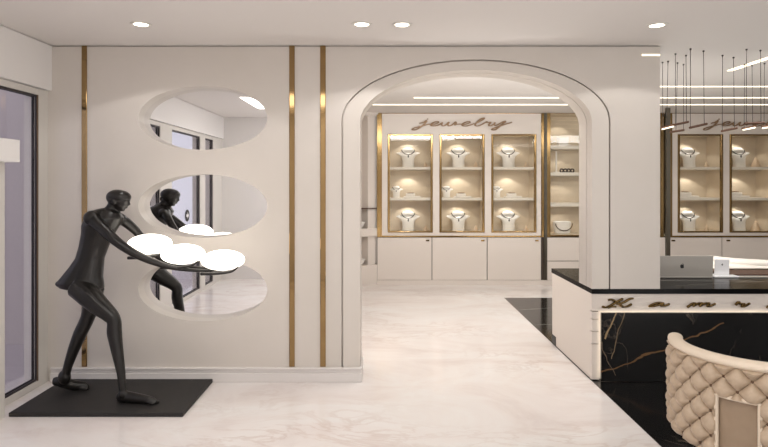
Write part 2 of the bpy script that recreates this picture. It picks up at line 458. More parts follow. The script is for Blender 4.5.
# ceiling panel in the front room (seen in the top mirror)
t = thing('ceiling_panel', 'large bright rectangular ceiling panel reflected in the top mirror', 'ceiling light', (-.5, 1.6, CEIL))
bm = BMs(); box(bm, -1.92, 1.0, 1.05, 2.2, CEIL-.004, CEIL); obj('diffuser', bm, M['panel_lit'], t)
area((-.46, 1.62, CEIL-.01), 2.9, 1.1, 26, (.99,.995,1))
area((4.2, 1.6, CEIL-.01), 2.6, 1.1, 36, (1,.985,.97))  # added fill for the right of the front room, no panel built
area((7.4, 1.4, 1.5), 3.0, 2.4, 55, (.98,.99,1), (0, PI/2, 0))          # added fill from the right, no window is built there
area((.9, 5.32, 2.72), 1.5, .2, 16, (1,.98,.95), (PI*.78, 0, 0))          # added fill behind the arch wall, no fixture
area((2.6, 6.4, .40), 1.6, .3, 42, (1,.965,.91), (PI, 0, 0))              # added upward fill hidden behind the counter and left jamb, no fixtures
area((-.5, 5.6, .3), .4, .6, 18, (1,.97,.92), (PI, 0, 0))
area((-.6, .5, CEIL-.02), 1.2, .2, 16, (1,.99,.98), (-PI*.2, 0, 0))       # added fill to brighten the rear wall, no fixture
area((.3, .6, .02), 1.6, 1.0, 38, (1,.99,.98), (PI, 0, 0))  # added upward fill to lift the front ceiling, no fixture
area((3.8, .9, .02), 1.6, 1.0, 52, (1,.985,.96), (PI, 0, 0))                # added upward fill in the front room, out of view, no fixture
# added fill for the back room (overhead, no fixtures, out of the arch's view)
area((.8, 5.6, CEIL-.06), 3.0, .14, 46, (1,.99,.97), (PI*.25, 0, 0))
area((4.6, 5.0, CEIL-.01), 2.0, .5, 52, (1,.985,.95), (PI*.2, 0, 0))
for x in (.4, 1.6, 2.8, 4.2, 5.6):
    spot((x, 7.2, CEIL-.012), (x, 7.6, 0), 24, 130, .4, (1,.98,.95))
# linear lights in the ceiling
def strip(x0, x1, y, w, l):
    bm = BMs(); box(bm, x0, x1, y-w/2, y+w/2, CEIL-.006, CEIL)
    tag(obj('linear_light', bm, M['led'], None), l, 'strip light', 'linear ceiling lights')
def cY(py): return F*(CEIL-EYE)/(CY-py)
strip(-.6, 7.0, cY(104.5), .062, 'long thin ceiling strip light nearest the cabinets')
strip(.40, 7.0, cY(97.6), .055, 'long thin ceiling strip light, second from the cabinets')
strip(2.45, 7.0, cY(86.4), .038, 'long thin ceiling strip light farthest from the cabinets, behind pendant cables')
bm = BMs(); box(bm, 3.485, 3.535, 4.0, 5.89, CEIL-.008, CEIL)
tag(obj('linear_light', bm, M['led']), 'ceiling strip light running diagonally in view above the pendants', 'strip light', 'linear ceiling lights')
bm = BMs(); box(bm, FX(642), FX(659.7), YF-.006, YF, FZ(55.7), FZ(54.3))  # thin emissive strip for a bright streak on the wall end
tag(obj('wall_streak', bm, M['led']), 'short bright streak high on the wall end right of the arch', 'strip light')

# ------------------------------------------------------------------ display cabinets
NW = (387.6, 432.8); STEP = 51.8; NZ = (134.2, 232.6)
ND = .45
SH = (167.6, 198.6)
case_names_a = ['leftmost', 'middle', 'rightmost']
proto = {}
def bank(off, hs, label, ncase, nbuild=3):
    B = lambda px: BX(px+off)
    t = thing('display_cabinet', label, 'display cabinet', (B(459), YB, 0), 'jewelry display cabinets')
    loops = [[(B(382), BZ(236)), (B(541), BZ(236)), (B(541), BZ(113.2)), (B(382), BZ(113.2))]]
    for i in range(nbuild):
        a, b = NW[0]+i*STEP, NW[1]+i*STEP
        loops.append([(B(a), BZ(NZ[1])), (B(a), BZ(NZ[0])), (B(b), BZ(NZ[0])), (B(b), BZ(NZ[1]))])
    link('face_panel', plate(loops, YB, YB+.03), M['cabinet'], t)
    # carcass: back, sides, interior niches
    bm = BMs()
    box(bm, B(382), B(541), YB+.03+ND, YB+ND+.06, BZ(236), BZ(113.2))
    for i in range(nbuild):
        a, b = B(NW[0]+i*STEP), B(NW[1]+i*STEP)
        box(bm, a-.02, a, YB+.03, YB+.03+ND, BZ(NZ[1]), BZ(NZ[0])); box(bm, b, b+.02, YB+.03, YB+.03+ND, BZ(NZ[1]), BZ(NZ[0]))
        box(bm, a-.02, b+.02, YB+.03, YB+.03+ND, BZ(NZ[0]), BZ(NZ[0])+.02); box(bm, a-.02, b+.02, YB+.03, YB+.03+ND, BZ(NZ[1])-.02, BZ(NZ[1]))
    obj('carcass', bm, M['cab_in'], t)
    # gold outline
    bm = BMs()
    box(bm, B(377), B(382), YB-.012, YB+.03, BZ(237.1), BZ(112.9)); box(bm, B(382), B(541), YB-.012, YB+.03, BZ(113.6), BZ(112.2))
    box(bm, B(382), B(541), YB-.012, YB+.03, BZ(237.1), BZ(235.6))
    obj('gold_outline', bm, M['gold_frame'], t, bevel=.003)
    # base
    boxobj('cabinet_base', (B(377), B(541.3), YB+.01, YB+.5, 0, BZ(280.3)), M['cabinet'], t)
    boxobj('base_carcass', (B(377), B(541.3), YB+.022, YB+.5, BZ(280.3), BZ(237.2)), M['gap'], t)
    xs = [377, 432, 487.2, 541.3]
    for i in range(3):
        d = boxobj('door', (B(xs[i])+.006, B(xs[i+1])-.006, YB, YB+.022, BZ(280), BZ(237.6)), M['cabinet'], t, .002)
        hx = xs[i+1]-4.5 if hs > 0 else xs[i]+6
        boxobj('handle', (B(hx)-.028, B(hx)+.028, YB-.018, YB, BZ(241.2), BZ(239.8)), M['gold_dark'], d, .003)
    for i in range(nbuild):
        a, b = NW[0]+i*STEP, NW[1]+i*STEP
        fw = .036
        gd = boxobj('glass_door', (B(a)+fw, B(b)-fw, YB+.004, YB+.010, BZ(NZ[1])+fw*.7, BZ(NZ[0])-fw*.7), M['glass'], t)
        bm = BMs(); z0, z1 = BZ(NZ[1]), BZ(NZ[0])
        box(bm, B(a), B(a)+fw, YB-.014, YB+.03, z0, z1); box(bm, B(b)-fw, B(b), YB-.014, YB+.03, z0, z1)
        box(bm, B(a)+fw, B(b)-fw, YB-.014, YB+.03, z0, z0+fw*.7); box(bm, B(a)+fw, B(b)-fw, YB-.014, YB+.03, z1-fw*.7, z1)
        obj('frame', bm, M['gold_frame'], gd, bevel=.005)
        tops = [BZ(NZ[0])]
        for sz in SH:
            z = BZ(sz)
            boxobj('shelf', (B(a)+.001, B(b)-.001, YB+.04, YB+.03+ND, z-.03, z+.01), M['shelfw'], t, .003)
            tops.append(z-.03)
        cx = (B(a)+B(b))/2
        for zt in tops:
            if zt == tops[0]:
              bm = BMs(); lathe(bm, [(.001,-.008),(.05,-.008),(.055,0),(.001,0)], (cx-.03, YB+.17, zt), 20); obj('puck_lamp', bm, M['puck'], t)
            spot((cx-.02, YB+.31, zt-.015), (cx-.02, YB+.315, zt-.5), 6.5, 112, .3, (1,.95,.88), .02)
    return t
bank(0, 1, 'cream and gold three-case jewelry display cabinet seen through the arch', 3)
bank(290, -1, 'cream and gold jewelry display cabinet right of the wall, behind the counter', 2)

# tall cabinet between them
t = thing('shelf_cabinet', 'tall open glazed shelf cabinet partly hidden behind the arch jamb', 'display cabinet', (BX(605), YB, 0))
x0, x1 = BX(541.3), BX(667)
bm = BMs()
box(bm, x0, x1, YB+.48, YB+.51, 0, CEIL-.003)
box(bm, BX(550), BX(551), YB+.03, YB+.48, BZ(236), BZ(112.9)); box(bm, BX(660), BX(661), YB+.03, YB+.48, BZ(236), BZ(112.9))
box(bm, x0, x1, YB+.03, YB+.48, BZ(236), BZ(234.5)); box(bm, x0, x1, YB+.03, YB+.48, BZ(113.6), BZ(112.6))
obj('carcass', bm, M['cab_in'], t)
bm = BMs()
for a, b in ((541.3, 544), (546.8, 550.4), (661, 663.6), (666, 667)):
    box(bm, BX(a), BX(b), YB-.01, YB+.03, BZ(237), BZ(113))
box(bm, BX(550.4), BX(661), YB-.01, YB+.03, BZ(236.4), BZ(235)); box(bm, BX(541.3), BX(667), YB-.012, YB+.03, BZ(113.4), BZ(112.3))
obj('gold_outline', bm, M['gold_frame'], t, bevel=.003)
boxobj('pilaster', (BX(544), BX(546.8), YB-.02, YB+.03, BZ(279.8), BZ(112.8)), M['post'], t)
for py in (146.6, 173.5, 204.5):
    boxobj('shelf', (BX(551)+.002, BX(660)-.002, YB+.04, YB+.47, BZ(py)-.035, BZ(py)+.02), M['shelfw'], t, .003)
boxobj('glass_door', (BX(550.6), BX(660.8), YB+.004, YB+.010, BZ(234.8), BZ(114)), M['glass'], t)
boxobj('cabinet_base', (x0, x1, YB+.01, YB+.5, 0, BZ(280.3)), M['cabinet'], t)
boxobj('base_carcass', (x0, x1, YB+.022, YB+.48, BZ(280.3), BZ(237.2)), M['gap'], t)
for a, b in ((547, 604), (604, 666.5)):
    boxobj('drawer', (BX(a)+.005, BX(b)-.005, YB, YB+.022, BZ(260.8), BZ(237.6)), M['cabinet'], t, .002)
    boxobj('drawer', (BX(a)+.005, BX(b)-.005, YB, YB+.022, BZ(280), BZ(261.4)), M['cabinet'], t, .002)
for zt in (112.9, 146.6, 173.5, 204.5):
    for px in (566, 640):
        z = BZ(zt)-.04
        spot((BX(px), YB+.27, z), (BX(px), YB+.28, z-.5), 5.0, 115, .4, (1,.95,.88), .02)

def bY(): return YB+.30
def shelf_z(k): return (BZ(SH[0])+.01, BZ(SH[1])+.01, BZ(NZ[1]))[k]
# bust prototype
def bust_mesh():
    bm = BMs()
    prof = [(0,.098,.050,.0),(.01,.102,.054,.0),(.08,.100,.054,.005),(.15,.104,.052,.012),(.19,.122,.050,.02),(.215,.160,.046,.03),(.235,.195,.036,.04),(.246,.203,.028,.05),
            (.254,.190,.030,.055),(.262,.150,.044,.058),(.275,.115,.054,.060),(.295,.104,.056,.062),(.315,.092,.052,.064),(.328,.070,.044,.066),(.334,.03,.03,.067)]
    loft(bm, [ering((0, yo, z), rx, ry, 28) for z, rx, ry, yo in prof])
    finish(bm, True, 0, 1.2)
    me = bpy.data.meshes.new('bust'); bm.to_mesh(me); bm.free(); me.materials.append(M['bust']); return me
BUST = bust_mesh()
def neck_mesh():
    bm = BMs()
    pts = []
    for i in range(21):
        u = -1+2*i/20
        pts.append(Vector((u*.112, .050-.062*(1-u*u)**.5, .300-.085*(1-u*u)**.7)))
    tube(bm, pts, .007, 8)
    finish(bm, True); me = bpy.data.meshes.new('necklace'); bm.to_mesh(me); bm.free(); me.materials.append(M['chain'])
    bm = BMs(); ellipsoid(bm, (0,-.044,.186), .011, .009, .024, 12, 8)
    finish(bm, True); me2 = bpy.data.meshes.new('pendant'); bm.to_mesh(me2); bm.free(); me2.materials.append(M['chain'])
    return me, me2
NECK, PEND = neck_mesh()
bproto = {}
def put_mesh(name, me, loc, label, cat, group, scale=1.):
    key = (name, me.name)
    if key in bproto:
        o = bproto[key].copy()
    else:
        o = bpy.data.objects.new(name, me); bproto[key] = o
    COL.objects.link(o); o.location = loc; o.scale = (scale,)*3
    o['label'] = label; o['category'] = cat; o['group'] = group
    return o
def put_necklace(loc, label, scale=1.):
    o = put_mesh('necklace', NECK, loc, label, 'necklace', 'necklaces on display busts', scale)
    c = bpy.data.objects.new('pendant', PEND); COL.objects.link(c); c.parent = o
    return o
bm = BMs(); box(bm, -.14,.14,-.07,.07,0,.026); box(bm, -.10,.05,-.05,.05,.026,.07); finish(bm, False, .006)
TRAY = bpy.data.meshes.new('jewelry_tray'); bm.to_mesh(TRAY); bm.free(); TRAY.materials.append(M['tray'])
bm = BMs()
pts = [Vector((.05*math.cos(2*PI*i/24), .035*math.sin(2*PI*i/24), 0)) for i in range(24)]
tube(bm, pts+[pts[0]], .008, 8, False); finish(bm, True)
BRAC = bpy.data.meshes.new('bracelet'); bm.to_mesh(BRAC); bm.free(); BRAC.materials.append(M['gold_letter'])
bm = BMs(); lathe(bm, [(.05,0),(.05,.004),(.03,.05),(.012,.10),(.004,.108)], n=20); finish(bm, True, 0, .6)
CONE = bpy.data.meshes.new('ring_cone'); bm.to_mesh(CONE); bm.free(); CONE.materials.append(M['cone'])
def fill(off, i, where):
    cx = BX((NW[0]+NW[1])/2+i*STEP+off)-.02; y = bY()
    for k, nm in ((0, 'top'), (2, 'bottom')):
        p = (cx, y, shelf_z(k))
        put_mesh('necklace_bust', BUST, p, 'white necklace bust, %s shelf of the %s' % (nm, where), 'display bust', 'white necklace busts')
        put_necklace(p, 'dark necklace on the bust, %s shelf, %s' % (nm, where))
        big = 1.6 if off > 0 and i > 0 else .9
        put_mesh('ring_cone', CONE, (cx+(.29 if big < 1 else .27), y+.0, shelf_z(k)), 'small taupe ring cone on the %s shelf of the %s' % (nm, where), 'ring holder', 'ring cones', big)
    z = shelf_z(1)
    lx = -.20 if off == 0 else -.0
    if off == 0:
        put_mesh('necklace_bust', BUST, (cx-.20, y, z), 'small white necklace bust on the middle shelf of the %s' % where, 'display bust', 'small white necklace busts', .58)
        put_necklace((cx-.20, y, z), 'short dark necklace on the small bust in the %s' % where, .58)
        put_mesh('jewelry_tray', TRAY, (cx+.06, y-.05, z), 'flat pale jewelry tray in the %s' % where, 'tray', 'flat jewelry trays')
        put_mesh('bracelet', BRAC, (cx+.04, y-.05, z+.078), 'thin bracelet lying on the tray in the %s' % where, 'bracelet', 'bracelets on trays')
    else:
        put_mesh('jewelry_tray', TRAY, (cx-.08, y-.05, z), 'flat pale jewelry tray in the %s' % where, 'tray', 'flat jewelry trays', 1.25)
        put_mesh('bracelet', BRAC, (cx-.10, y-.05, z+.097), 'thin bracelet lying on the tray in the %s' % where, 'bracelet', 'bracelets on trays')
for i, nm in enumerate(case_names_a): fill(0, i, '%s case through the arch' % nm)
for i, nm in enumerate(['first', 'second']): fill(290, i, '%s case right of the wall' % nm)

# things in the tall cabinet
yb = YB+.26
boxobj_ = boxobj('gift_box', (BX(567.6)-.08, BX(567.6)+.08, yb-.06, yb+.06, BZ(146.6)+.02, BZ(146.6)+.16), M['bust'], None, .006)
tag(boxobj_, 'small white cube box on the top shelf of the tall cabinet', 'box')
t = thing('display_stand', 'slim white upright stand on the second shelf of the tall cabinet', 'display stand', (BX(561.5), yb, BZ(173.5)+.02))
z0 = BZ(173.5)+.02
boxobj('upright', (BX(561)-.012, BX(561)+.012, yb-.01, yb+.01, z0, z0+.36), M['bust'], t)
boxobj('base', (BX(561)-.05, BX(561)+.05, yb-.04, yb+.04, z0, z0+.012), M['bust'], t)
for k in range(4):
    bm = BMs(); cx = BX(565.5+k*3.6); 
    pts = [Vector((cx+.026*math.cos(2*PI*i/16), yb-.06, z0+.032+.026*math.sin(2*PI*i/16))) for i in range(17)]
    tube(bm, pts, .012, 8, False)
    tag(obj('bangle', bm, M['chain'], None, True), 'dark bangle on the tall cabinet\'s shelf, %s from the white upright' % ['first','second','third','fourth'][k], 'bangle', 'dark bangles in the tall cabinet')
# white bag-shaped bust with looping necklace
bm = BMs(); px = 567; z0 = BZ(234.5)
loft(bm, [ering((BX(px), yb, z0+z), rx, .06, 28) for z, rx in ((0,.12),(.02,.13),(.10,.145),(.16,.155),(.19,.15),(.20,.12))])
tag(obj('display_block', bm, M['bust'], None, True), 'white tapered display block on the bottom shelf of the tall cabinet', 'display block')
bm = BMs(); pts = []
for i in range(25):
    a = PI+PI*i/24
    pts.append(Vector((BX(px+1)+.14*math.cos(a), yb-.075+.02*abs(math.cos(a)), z0+.165+.12*math.sin(a))))
tube(bm, pts, .008, 8)
tag(obj('necklace', bm, M['gold_dark'], None, True), 'long brown looping necklace on the white block in the tall cabinet', 'necklace')

# dark free-standing post near the right cabinet
Dp = F*(CEIL-EYE)/(CY-108)
t = W(667.8, 184, Dp)
o = boxobj('metal_post', (t.x-.027, t.x+.027, Dp-.027, Dp+.027, 0, CEIL-.001), M['post'])
tag(o, 'thin dark metal post from floor to ceiling beside the right cabinet', 'post')

# angled corner shelving left of the cabinets
A = Vector((BX(376.8), YB, 0)); Bv = Vector((-.84, YB-.50, 0))
dirv = (Bv-A).normalized(); nrm = Vector((-dirv.y, dirv.x, 0)); nrm = nrm if nrm.y > 0 else -nrm
t = thing('corner_shelf', 'cream angled corner shelving unit left of the display cabinets', 'shelving', (A.x-.4, YB, 0))
def slab(bm, u0, u1, d0, d1, z0, z1):
    Ln = (Bv-A).length
    c = [A+dirv*(u*Ln)+nrm*d for u, d in ((u0,d0),(u1,d0),(u1,d1),(u0,d1))]
    lo = [bm.verts.new((p.x,p.y,z0)) for p in c]; hi = [bm.verts.new((p.x,p.y,z1)) for p in c]
    for i in range(4):
        j = (i+1) % 4; bm.faces.new((lo[i],lo[j],hi[j],hi[i]))
    bm.faces.new(lo[::-1]); bm.faces.new(hi)
bm = BMs(); slab(bm, 0, 1, .0, .5, 0, .085); slab(bm, 0, 1, -.012, .5, .085, .334); obj('base', bm, M['cabinet'], t)
bm = BMs(); slab(bm, 0, 1, -.012, .215, .80, .925); obj('shelf', bm, M['cabinet'], t)
bm = BMs(); slab(bm, 0, 1, .0, .215, 1.24, 1.255); obj('shelf', bm, M['brownleather'], t)
bm = BMs(); slab(bm, 0, 1, .22, .26, .3, CEIL-.003); obj('back_panel', bm, M['cabinet'], t)
bm = BMs(); slab(bm, .02, .17, .035, .24, .334, BZ(116)); obj('side_panel', bm, M['cabinet'], t)
boxobj('filler_panel', (-.34, BX(377)-.003, YB+.06, YB+.09, .34, CEIL-.004), M['cabinet'], t)
bm = BMs()
for k in range(3): slab(bm, -.0, 1, -.006-.03*k, .44, BZ(116-1.3*k), BZ(116-1.3*k)+.03)
obj('cornice', bm, M['cabinet'], t)
for zz, l in ((.334, 'small white bowl on the lower ledge of the corner shelving'), (.935, 'small white bowl on the upper ledge of the corner shelving')):
    c = A+dirv*.30+nrm*.10
    bm = BMs(); lathe(bm, [(.05,0),(.09,.03),(.12,.10),(.112,.10),(.08,.035),(.01,.02)], (c.x, c.y, zz), 24)
    tag(obj('bowl', bm, M['bust'], None, True), l, 'bowl', 'white bowls on the corner shelving')

# ------------------------------------------------------------------ lettering
JEW = {  # strokes in image units of the sign, x right, y down
 'j': [[(98,106),(128,100),(150,86),(140,104),(112,130),(75,150),(55,152),(52,146),(70,137),(120,124),(165,112),(185,112)], [(154,78),(160,75)]],
 'e': [[(182,116),(212,110),(232,101),(226,94),(202,99),(182,112),(184,122),(204,124),(232,118),(262,100)]],
 'w': [[(262,98),(255,114),(264,124),(284,116),(306,98),(298,114),(306,124),(328,116),(350,97),(354,106),(346,118),(362,112),(398,112)]],
 'e2': [[(394,118),(428,110),(450,101),(444,94),(420,99),(398,113),(402,123),(424,125),(452,118),(486,106)]],
 'l': [[(484,110),(522,92),(550,74),(546,69),(524,78),(494,106),(488,119),(500,125),(524,119),(558,101)]],
 'r': [[(556,104),(568,95),(572,101),(596,99),(584,113),(584,122),(598,123),(626,108)]],
 'y': [[(628,98),(620,112),(628,121),(650,113),(680,97),(700,92),(664,122),(630,150),(608,152),(606,145),(636,134),(700,112),(722,106),(746,98)]],
}
def letter(name, strokes, fx, fz, y0, r, m, parent, flat=.6, wf=1.):
    bm = BMs()
    for st in strokes:
        pts = smooth_path([Vector((fx(x), y0, fz(y))) for x, y in st], 5)
        rad = []
        for i, p in enumerate(pts):
            d = pts[min(i+1,len(pts)-1)]-pts[max(i-1,0)]
            rad.append(r*(.65+.75*max(0, abs(d.z)/(d.length+1e-9))) if i not in (0, len(pts)-1) else r*.4)
        tube(bm, pts, rad, 8, True, flat)
    return obj(name, bm, m, parent, True)
for off, l in ((0, 'rose gold script jewelry sign on the cabinet seen through the arch'), (290.5, 'rose gold script jewelry sign behind the pendants, right of the wall')):
    t = thing('jewelry_sign', l, 'sign', (BX(461+off), YB-.02, BZ(128)), 'jewelry signs')
    for nm, st in JEW.items():
        letter('letter', st, lambda x: BX(405+x/6.98+off), lambda y: BZ(108.3+y/6.98*1.0), YB-.03, .0112, M['gold_letter'], t, .8)

# ------------------------------------------------------------------ counter
XC0 = FX(592); XC1 = 5.6; YCB = F/((268.4-CY)/(EYE-ZCT)); ZT = ZCT-.042
veins = [(Vector((1.79,0,.075)), (1.02,0,.42), .006, srgb(120,88,58), .16),
         (Vector((1.83,0,.36)), (.16,0,.40), .006, srgb(165,140,105), .12),
         (Vector((1.87,0,.20)), (.14,0,.42), .004, srgb(130,110,86), .10),
         (Vector((1.80,0,.34)), (.12,0,-.28), .004, srgb(110,96,80), .2)]
t = thing('reception_counter', 'cream reception counter with black marble top and front panel', 'counter', (3.6, 5.3, 0))
boxobj('body', (XC0, XC1, YF+.045, YCB-.03, .006, ZT), M['cabinet'], t)
bm = BMs(); box(bm, XC0-.0, XC1, YF, YCB, ZT, ZCT)
o = obj('countertop', bm, black_marble('black_marble_top', [
    (Vector((2.4,5.25,0)), (1.9,-.08,0), .006, srgb(150,145,138), .12),
    (Vector((2.5,5.0,0)), (1.1,.25,0), .004, srgb(120,115,108), .15)], 1.6, .6, .14, .03), t)
boxobj('fascia', (XC0, XC1, YF+.006, YF+.044, .585, ZT), M['cabinet'], t)
bm = BMs()
zz = [.012, FZ(343.8), FZ(331.3), FZ(319), .583]
for a, b in zip(zz[:-1], zz[1:]): box(bm, XC0, FX(599.5), YF+.006, YF+.044, a, b-.006)
obj('side_strip', bm, M['cabinet'], t)
boxobj('front_panel', (FX(600), XC1, YF-.035, YF-.012, .01, FZ(312)), black_marble('black_marble_panel', veins, 1.3, .4), t)
bm = BMs(); box(bm, FX(600)+.015, XC1, YF-.010, YF+.004, FZ(312)-.028, FZ(312)-.012); box(bm, FX(600)+.006, FX(600)+.02, YF-.010, YF+.004, .02, FZ(312)-.03)
lo = obj('edge_light', bm, M['led_soft'], t); lo['label'] = 'warm glowing light strip'
boxobj('toe_kick', (XC0-.004, XC0, YCB-.16, YCB-.03, .006, .10), M['black'], t)
boxobj('shadow_gap', (XC0-.003, XC0, YF+.05, YCB-.03, .004, .012), M['black'], t)

KL = {'K': (5.585, 530, 255, [[(398,282),(420,288),(446,278),(480,258),(518,238)],[(432,248),(452,244),(474,254),(500,256)],[(576,237),(552,242),(524,258),(500,266),(478,270)],[(494,266),(516,284),(540,282),(566,268)],[(430,290),(452,284),(480,284)]]),
      'a': (9.6, 610, 290, [[(515,122),(470,114),(425,122),(385,140),(378,150),(410,148),(460,134),(508,118),(488,140),(500,146),(530,140),(568,124)]]),
      'm': (8.73, 680, 290, [[(56,146),(84,124),(112,108),(124,112),(104,136)],[(104,136),(140,116),(172,106),(182,112),(160,136)],[(160,136),(200,116),(234,106),(246,112),(234,130),(254,134),(306,110)]]),
      'r': (8.73, 680, 290, [[(476,126),(494,104),(506,98),(512,112),(540,112),(552,116),(532,132),(544,138),(566,130),(606,106)]]),
      'a2': (8.73, 680, 290, [[(880,120),(840,112),(800,120),(764,136),(756,144),(786,144),(830,132),(872,116),(852,138),(866,142),(890,136),(926,122)]])}
t = thing('counter_lettering', 'row of dark gold script letters on the glowing counter front', 'sign', (2.6, YF-.01, .62))
for nm, (s, ox, oy, st) in KL.items():
    letter('letter', st, lambda x: FX(ox+x/s), lambda y: FZ(oy+.6+(y/s)*1.0), YF-.012, .0105, M['gold_dark'], t, .6)

# laptop (lid towards us)
yl = 5.39; xa, xb = 2.475, 3.055
t = thing('laptop', 'silver laptop standing open on the black counter, lid towards us', 'laptop', ((xa+xb)/2, yl+.18, ZCT))
boxobj('base', (xa, xb, yl, yl+.38, ZCT+.001, ZCT+.016), M['alu'], t, .004)
bm = BMs(); box(bm, xa, xb, -.004, .004, 0, .195)
rotm = Matrix.Translation((0, yl+.006, ZCT+.014)) @ Matrix.Rotation(math.radians(5), 4, 'X')
bmesh.ops.transform(bm, matrix=rotm, verts=bm.verts[:]); lid = obj('lid', bm, M['alu'], t, bevel=.003)
boxobj('keyboard', (xa+.04, xb-.04, yl+.05, yl+.2, ZCT+.016, ZCT+.018), M['black'], t)
def apple(cx, s, mtx, parent, y=-.0045):
    out = [(0,.62),(.25,.72),(.55,.66),(.72,.42),(.56,.30),(.50,.08),(.58,-.14),(.76,-.24),(.62,-.60),(.36,-.86),(.14,-.80),(-.10,-.80),(-.34,-.88),(-.62,-.58),(-.80,-.10),(-.74,.36),(-.50,.66),(-.22,.72)]
    leaf = [(.02,.80),(.06,1.02),(.22,1.18),(.36,1.20),(.32,.98),(.18,.84)]
    bm = BMs()
    for lp in (out, leaf):
        f = [bm.verts.new((cx+x*s, y, z*s)) for x, z in lp]; b_ = [bm.verts.new((cx+x*s, y+.002, z*s)) for x, z in lp]
        bm.faces.new(f); bm.faces.new(b_[::-1])
        for i in range(len(f)): j = (i+1) % len(f); bm.faces.new((f[i], f[j], b_[j], b_[i]))
    bmesh.ops.transform(bm, matrix=mtx, verts=bm.verts[:])
    return obj('logo', bm, M['logo'], parent)
apple(2.768, .024, rotm @ Matrix.Translation((0,0,.098)), lid)
# small white tablet on its stand
t = thing('tablet_stand', 'small white tablet propped on a white stand next to the laptop', 'tablet', (3.14, 5.46, ZCT))
xa, xb = (714.8-CX)/F*5.46, (729.5-CX)/F*5.46
boxobj('stand_base', (xa-.03, xb+.06, 5.40, 5.56, ZCT+.001, ZCT+.016), M['whiteplast'], t, .005)
bm = BMs(); box(bm, xa, xb, -.006, .006, 0, .15)
rm = Matrix.Translation((0, 5.47, ZCT+.016)) @ Matrix.Rotation(math.radians(3), 4, 'X')
bmesh.ops.transform(bm, matrix=rm, verts=bm.verts[:]); tb = obj('tablet_back', bm, M['whiteplast'], t, bevel=.004)
apple((xa+xb)/2, .009, rm @ Matrix.Translation((0,0,.10)), tb, -.0075)
# notebook, stylus, folder
o = boxobj('leather_folder', (3.25, 3.95, 5.5, 5.78, ZCT+.001, ZCT+.020), M['brownleather'], None, .006)
tag(o, 'flat brown leather folder lying on the black counter behind the tablet', 'folder')
o = boxobj('slim_tablet', (3.30, 3.62, 5.40, 5.47, ZCT+.001, ZCT+.010), M['alu'], None, .003)
tag(o, 'thin silver bar-shaped device lying on the counter right of the tablet stand', 'device')
# white curved chair behind the counter
t = thing('desk_chair', 'white curved channel-back chair behind the counter', 'chair', (4.7, 7.0, 0))
bm = BMs()
for k in range(6):
    pts = []
    for i in range(25):
        a = math.radians(185+170*i/24)
        pts.append(Vector((4.70+.85*math.cos(a), 7.0+.62*math.sin(a), .47+.058*k)))
    tube(bm, pts, [.025]+[.038]*23+[.025], 10)
obj('backrest', bm, M['whitefab'], t, True)
bm = BMs(); lathe(bm, [(.02,.40),(.52,.40),(.55,.42),(.55,.47),(.5,.49),(.02,.49)], (4.70,7.0,0), 32); obj('seat', bm, M['whitefab'], t, True)
for dx, dy in ((-.35,-.3),(.35,-.3),(.35,.3),(-.35,.3)):
    bm = BMs(); cyl(bm, (4.7+dx,7.0+dy,.005), (4.7+dx*.9,7.0+dy*.9,.41), .02); obj('leg', bm, M['gold_frame'], t, True)

# ------------------------------------------------------------------ tufted barrel chair
CCX, CCY, R = 2.07, 3.205, .452
t = thing('barrel_chair', 'beige diamond-tufted barrel chair facing the counter', 'armchair', (CCX, CCY, 0))
A0, A1 = 147., 303.
ZB, ZTOP = .215, .735
PA0, PA1, PZ = 212., 238., .565
def tuft(u, v):
    a = u+v; b = u-v
    s = abs(math.sin(PI*a))*abs(math.sin(PI*b))
    fa = min(abs(a-round(a)), abs(b-round(b)))
    return (s**.42)*.048
NA, NZ_ = 420, 150
def shell_pt(ang, z, r): return Vector((CCX+r*math.cos(ang), CCY+r*math.sin(ang), z))
bm = BMs(); grid = []
TW, TH = .136, .130
for j in range(NZ_+1):
    z = ZB+(ZTOP-ZB)*j/NZ_; row = []
    for i in range(NA+1):
        ad = A0+(A1-A0)*i/NA; a = math.radians(ad)
        u = (ad-225)*PI/180*R/TW; v = (z-.60)/TH
        edge = min(1., (ZTOP-z)/.02, (z-ZB)/.03+.0, (ad-A0)/1.5+.1, (A1-ad)/1.5+.1)
        r = R-.036+tuft(u, v)*max(0, edge)
        if PA0 < ad < PA1 and z < PZ:
            k = min((ad-PA0), (PA1-ad), (PZ-z)*180/PI/R)
            r = R-.05 if k > .25 else R-.026-.02
        r -= .05*max(0, (ZB+.10-z)/.10)**2
        row.append(bm.verts.new(shell_pt(a, z, r)))
    grid.append(row)
for j in range(NZ_):
    for i in range(NA): bm.faces.new((grid[j][i], grid[j][i+1], grid[j+1][i+1], grid[j+1][i]))
